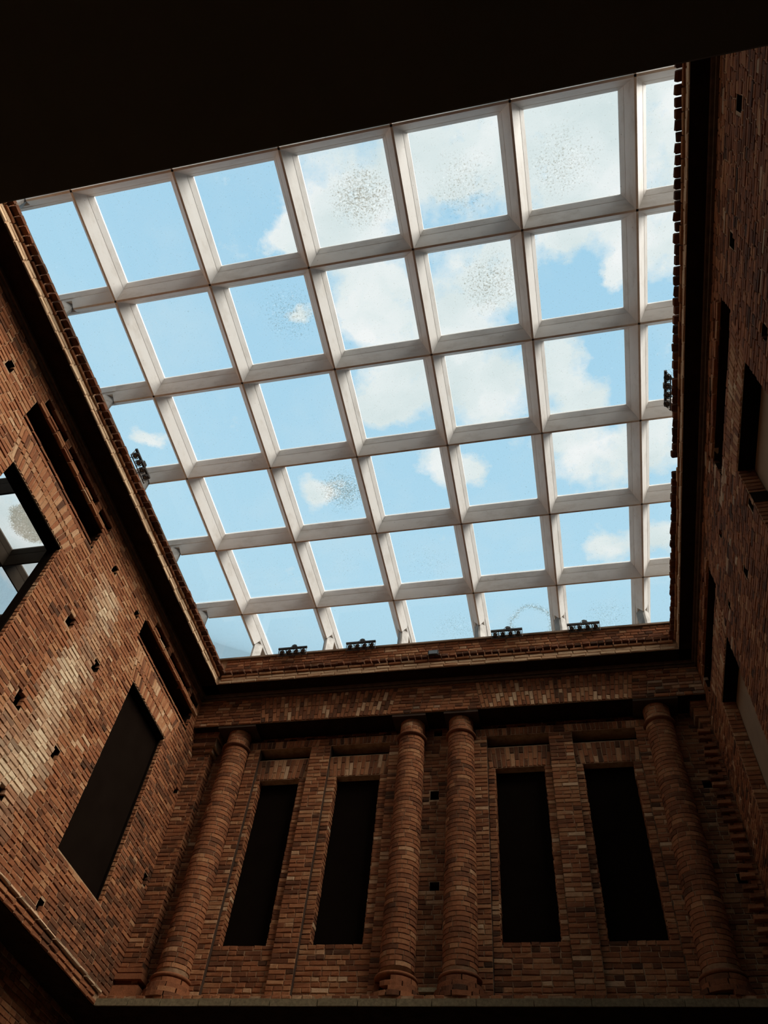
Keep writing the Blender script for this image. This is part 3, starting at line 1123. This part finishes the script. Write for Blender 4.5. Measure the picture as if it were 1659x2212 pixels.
# ------------------------------------------------------------------ columns
def column(x, label, broken=False):
    yc = 6.06
    base = P(x, yc, Z_LED)
    root = bpy.data.objects.new('brick_column', None)
    COL.objects.link(root)
    root.location = base
    bpy.context.view_layer.update()
    tag(root, label, 'column', 'round brick columns of the back wall')
    zt, zb = ZZ(-1.335), ZZ(-4.10)
    rad = lambda z: G * (.1415 + .0165 * min(1, (zt - z) / (zt - zb) * 1.3))
    m = MB()
    m.lathe([(rad(z) - .010, z - base[2]) for z in np.linspace(zb - (.02 if broken else .25), zt + .02, 12)], 28, (0, 0, 1), base)
    m.build('shaft_core', M_MORTAR, root, True)
    if broken:
        m = MB()
        m.lathe([(.09, ZZ(Z_LED)), (.09, zb)], 16, (0, 0, 1), (base[0], base[1], 0))
        m.build('hole_shade_core', M_DEEP_SHADE, root)  # near-black cylinder that paints the shade inside the broken hole
    lst = []
    c = .075
    z = zt
    i = 0
    zring = ZZ(-1.54)

    def arc_course(z, rr, h, tone, skip=0.0):
        a = -130 + random.uniform(-20, 20)
        while a < 125:
            kk = random.choices((0, 1, 2), (.3, .3, .4))[0]
            ad = math.degrees(ARC_ANGS[kk])
            mid = math.radians(a + ad / 2)
            if random.random() >= skip:
                m_ = np.eye(4)
                ca, sa = math.cos(mid), math.sin(mid)
                r2 = rr + random.uniform(-.003, .003)
                m_[:3, 0] = np.array([ca, sa, 0]) * r2
                m_[:3, 1] = np.array([-sa, ca, 0]) * r2
                m_[:3, 2] = np.array([0, 0, h])
                m_[:3, 3] = (base[0], base[1], z + random.uniform(-.002, .002))
                lst.append(Brick(random.choice(ARCS[kk]), m_, min(1, max(.03, tone())), 0.0, None))
            a += ad + 2.6
    while z - c > zb:
        mid = z - c / 2
        rr = rad(mid) * (.985 if mid > zring else 1.0)
        up = max(0, 1 - (zt - mid) / .9)
        arc_course(mid, rr, c - .012, lambda: random.gauss(.47 + .12 * up, .14))
        z -= c
    # worn base courses spreading outward
    for j, (zz, rr) in enumerate(((ZZ(-4.165), .190), (ZZ(-4.212), .202), (ZZ(-4.26), .220), (ZZ(-4.30), .236))):
        if broken and j in (0, 1, 2):
            keep = len(lst)
            arc_course(zz, rr * G, .07, lambda: random.gauss(.42, .12), .05)
            lst[keep:] = [b for b in lst[keep:] if not (-1.15 < math.atan2(b.M[1, 0], b.M[0, 0]) < -.30)]
        else:
            arc_course(zz, rr * G + random.uniform(-.01, .01), .07, lambda: random.gauss(.42, .12), .06)
    finalise(root, lst, 300, 'brick_field', 'curved_brick')
    rt = rad(zring)
    m = MB()
    m.lathe([(rt - .02, zring - .032), (rt + .022, zring - .03), (rt + .045, zring - .012), (rt + .045, zring + .004), (rt + .01, zring + .014), (rt - .02, zring + .016)], 32, (0, 0, 1), (base[0], base[1], 0))
    m.build('neck_ring', M_BRICK, root, True)['tone'] = .30
    m = MB()
    prof = []
    rb = rad(zb)
    for a in np.linspace(-1.4, 1.4, 7):
        prof.append((rb + .03 + .026 * math.cos(a), ZZ(-4.118) + .028 * math.sin(a)))
    m.lathe([(rb - .03, prof[0][1])] + prof + [(rb - .03, prof[-1][1])], 30, (0, 0, 1), (base[0], base[1], 0))
    m.build('base_ring', M_BRICK, root, True)['tone'] = .40
    return root


column(.069, 'round brick column in the corner beside the left wall')
column(2.184, 'paired brick column with a black hole broken in its base', True)
column(2.746, 'paired brick column with a lone jutting stone left of its base')
column(4.889, 'dark round brick column beside the right wall and its toothed pier')
m = MB()
m.box(P(2.40, 5.98, -4.235), P(2.60, 6.16, -4.20))
st = m.build('jutting_stone', M_STONE)
tag(st, 'small stone ledge jutting from the wall between the paired columns', 'stone')


# ------------------------------------------------------------------ skylight
def v_beam(root, axis, c, a, b, leg_a, leg_b, mat, leg_h=.42):
    """folded V beam: knife edge below, open above; ends may fold down into legs"""
    prof = [(-.010, 0.0), (-.076, .118), (-.0772, .1175), (-.112, .172), (-.112, .19), (.112, .19), (.112, .172), (.0772, .1175), (.076, .118), (.010, 0.0)]

    def pt(s, along, h):
        return P(c + s, along, h) if axis == 'y' else P(along, c + s, h)
    up = [(-.058, .09), (-.076, .118), (-.079, .116), (-.112, .172), (-.112, .19), (.112, .19), (.112, .172), (.079, .116), (.076, .118), (.058, .09)]
    rings = []
    if leg_a:
        rings += [[pt(s, a - .42, h) for s, h in up], [pt(s, a - .03, h) for s, h in up]]
    rings.append([pt(s, a, h) for s, h in prof])
    rings.append([pt(s, b, h) for s, h in prof])
    if leg_b:
        rings += [[pt(s, b + .03, h) for s, h in up], [pt(s, b + .42, h) for s, h in up]]
    m = MB()
    m.rings(rings)
    o = m.build('beam', mat, root)
    # folded bearing legs standing on the parapet, knife edge to the court
    for on, e, sg in ((leg_a, a, -1), (leg_b, b, 1)):
        if on:
            lp = [(-.072, .125), (-.012, .015), (.012, .015), (.072, .125), (.055, .14), (-.055, .14)]
            m = MB()
            m.rings([[pt(s, e + sg * dd, zz) for s, dd in lp] for zz in (-leg_h, .10)])
            m.build('bearing_leg', M_LEG, root)
    return o


ROW = 1.05788318


def skylight():
    root = bpy.data.objects.new('skylight', None)
    COL.objects.link(root)
    root.location = P(2.5, 2.9, .19)
    bpy.context.view_layer.update()
    tag(root, 'large white gridded skylight of glass panes above the brick courtyard', 'skylight')
    for c in range(6):
        v_beam(root, 'y', c, -.8, 5.825, False, True, M_PAINT)
    for r_ in range(6):
        v_beam(root, 'x', r_ * ROW, -.46, 5.46, True, True, M_PAINT)
    dirty = {(2, 0): (.9, .15, .05), (3, 0): (.55, .05, .15), (4, 0): (.6, -.15, .12), (3, 1): (.75, .25, -.05), (1, 1): (.6, .25, -.1), (1, 3): (.95, .3, .0),
             (2, 4): (.3, .0, .2), (2, 5): (.45, .3, .0), (4, 5): (.5, .15, .05), (5, 2): (1.0, .0, .3), (5, 4): (1.1, .1, .1), (1, 4): (.15, 0, 0), (0, 4): (.1, 0, 0)}
    rings = {(3, 5): (1.0, .25, .05)}
    xs = [-.92, 0, 1, 2, 3, 4, 5, 6.2]
    ys = [0] + [r_ * ROW for r_ in range(1, 6)] + [6.75]
    for i in range(7):
        for j in range(6):
            x0, x1, y0, y1 = xs[i] + .006, xs[i + 1] - .006, ys[j] + .006, ys[j + 1] - .006
            cx, cy = (x0 + x1) / 2, (y0 + y1) / 2
            m = MB()
            hx, hy = (x1 - x0) * G / 2, (y1 - y0) * G / 2
            m.box((-hx, -hy, 0), (hx, hy, .012))
            o = m.build('glass_pane', M_GLASS)
            o.location = P(cx, cy, .191)
            o.parent = root
            o.matrix_parent_inverse = root.matrix_world.inverted()
            dv = dirty.get((i - 1, j)) or dirty.get((i - 1, j))
            rv = rings.get((i - 1, j))
            o['dirt'] = float(dv[0] if dv else 0.0)
            o['ring'] = float(rv[0] if rv else 0.0)
            q = dv or rv or (0, 0, 0)
            o['dirt_centre'] = [float(q[1]), float(q[2]), 0.0]
    return root


skylight()


def neighbour_skylight():
    root = bpy.data.objects.new('skylight', None)
    COL.objects.link(root)
    root.location = P(-2.5, 3.7, .19)
    bpy.context.view_layer.update()
    tag(root, 'dark framed skylight of the next court seen through the upper left window', 'skylight')
    xs = [-3.95, -2.86, -1.77, -.95]
    ys = [2.06, 3.06, 4.10, 5.15, 6.2]
    for x in xs[:3]:
        v_beam(root, 'y', x, 1.25, 6.55, False, False, M_DARKBEAM)
    for y in ys:
        v_beam(root, 'x', y, -4.2, -1.0, False, False, M_DARKBEAM)
    for i in range(3):
        for j in range(4):
            x0, x1, y0, y1 = xs[i] + .006, xs[i + 1] - .006, ys[j] + .006, ys[j + 1] - .006
            hx, hy = (x1 - x0) * G / 2, (y1 - y0) * G / 2
            m = MB()
            m.box((-hx, -hy, 0), (hx, hy, .012))
            o = m.build('glass_pane', M_GLASS)
            o.location = P((x0 + x1) / 2, (y0 + y1) / 2, .191)
            o.parent = root
            o.matrix_parent_inverse = root.matrix_world.inverted()
            o['dirt'] = 2.1 if (i, j) == (1, 1) else .25
            o['ring'] = .8 if (i, j) == (1, 1) else 0.0
            o['dirt_centre'] = [.05, .1, 0.0]
    # the next court's shell
    for nm, a, b in (('wall_next_court_far', P(-4.5, 1.2, -8.3), P(-4.3, 6.8, .15)), ('wall_next_court_near', P(-4.5, 1.0, -8.3), P(-1.0, 1.2, .15)),
                     ('wall_next_court_back', P(-4.5, 6.6, -8.3), P(-1.0, 6.8, .15))):
        m = MB()
        m.box(a, b)
        o = m.build(nm, M_SHADE)
        o['kind'] = 'structure'
    # back face of the left wall
    fr = wall_frame('left', -.632)
    m = MB()
    backing(m, fr, 1.2 * G, 6.6 * G, ZZ(Z_LEDB), ZZ(-.5), [(W1[0] * G, W1[1] * G, ZZ(Z_WB), ZZ(Z_WT), .001, False), (W2[0] * G, W2[1] * G, ZZ(Z_WB), ZZ(Z_WT), .001, False)])
    o = m.build('wall_next_court_side', M_SHADE)
    o['kind'] = 'structure'


neighbour_skylight()


# ------------------------------------------------------------------ spotlight rails
def spot_rail(origin, along, out, label, reach=.12):
    """origin on the parapet edge, along = wall direction, out = into the court"""
    A, Bv = Vector(along), Vector(out)
    Zv = Vector((0, 0, 1))
    O = Vector(origin)
    root = bpy.data.objects.new('spotlight_rail', None)
    COL.objects.link(root)
    root.location = O
    bpy.context.view_layer.update()
    tag(root, label, 'spotlight', 'four lamp spotlight rails on the parapets')
    at = lambda a, b, z: O + A * float(a) + Bv * float(b) + Zv * float(z)

    def obox(name, a0, a1, b0, b1, z0, z1, mat=M_METAL):
        m = MB()
        v = [at(a, b, z) for z in (z0, z1) for a, b in ((a0, b0), (a1, b0), (a1, b1), (a0, b1))]
        m.add(v, [(0, 3, 2, 1), (4, 5, 6, 7), (0, 1, 5, 4), (1, 2, 6, 5), (2, 3, 7, 6), (3, 0, 4, 7)])
        return m.build(name, mat, root)
    obox('top_bar', -.305, .305, -.02, .02, .05, .085)
    for i in range(5):
        a = -.298 + .149 * i
        m = MB()
        m.tube(at(a, .0, .06), at(a, -.04, -.096), .006 if i in (0, 4) else .0035, 6)
        m.build('side_rod', M_BARS, root)
    m = MB()
    m.tube(at(-.302, -.04, -.096), at(.302, -.04, -.096), .010, 6)
    m.build('bottom_rod', M_METAL, root)
    ax = (Bv * .45 - Zv * .893).normalized()
    up_ = ax.orthogonal().normalized()
    sd = ax.cross(up_)
    for i in range(4):
        a = -.2235 + .149 * i
        c = at(a, -.02, -.016)
        m = MB()
        m.lathe([(.018, -.055), (.036, -.045), (.041, -.01), (.041, .020), (.036, .020), (.034, .01)], 16, ax, c, False)
        lamp = m.build('lamp', M_METAL, root, True)
        m = MB()
        m.lathe([(.0005, .006), (.034, .008), (.034, .011), (.0005, .015)], 16, ax, c, False)
        m.build('lens', M_LENS, lamp, True)
        m = MB()
        m.lathe([(.053, .0), (.062, .0), (.062, .012), (.053, .012), (.053, .0)], 20, ax, c, False)
        for q in range(3):
            an = 2.1 * q + .4 * i
            dv = up_ * math.cos(an) + sd * math.sin(an)
            m.tube(c + dv * .039 + ax * .006, c + dv * .056 + ax * .006, .006, 5)
        m.build('gimbal_ring', M_METAL, lamp, True)
    obox('clamp', -.015, .075, -.025, .025, .085, .135)
    m = MB()
    pts = [at(-.06 + .16 * t_, .0, .085 + .085 * math.sin(math.pi * t_)) for t_ in np.linspace(0, 1, 9)]
    for p0, p1 in zip(pts, pts[1:]):
        m.tube(p0, p1, .005, 5)
    m.build('cable', M_METAL, root)
    for a in (-.16, .16):
        m = MB()
        m.tube(at(a, .0, .068), at(a, -reach, .068), .008, 6)
        m.tube(at(a, -reach, .072), at(a, -reach, .0), .010, 6)
        m.build('bracket', M_METAL, root)
    return root


ztop = -.31
for x0, x1, nm in ((.437, .821, 'leftmost of the four black spotlight rails on the back parapet'),
                   (1.327, 1.722, 'second black spotlight rail from the left corner on the back parapet'),
                   (3.159, 3.533, 'black spotlight rail on the back parapet beneath the ring-stained pane'),
                   (4.072, 4.443, 'rightmost of the four black spotlight rails on the back parapet')):
    spot_rail(P((x0 + x1) / 2, 5.695, ztop), (1, 0, 0), (0, -1, 0), nm, .13)
spot_rail(P(-.286, 2.76, ztop), (0, 1, 0), (1, 0, 0), 'black spotlight rail clamped to the left wall parapet over the cornice', .19)
spot_rail(P(5.19, 2.70, ztop), (0, -1, 0), (-1, 0, 0), 'black spotlight rail half hidden behind the toothed right cornice', .27)

m = MB()
m.box(P(2.415, 5.58, -.69), P(2.535, 5.66, -.62))
fl = m.build('floodlight', M_METAL)
tag(fl, 'small dark box floodlight sitting on the back cornice', 'floodlight')
m = MB()
m.box(P(2.425, 5.573, -.683), P(2.525, 5.581, -.63))
m.build('lens', M_LENS, fl)
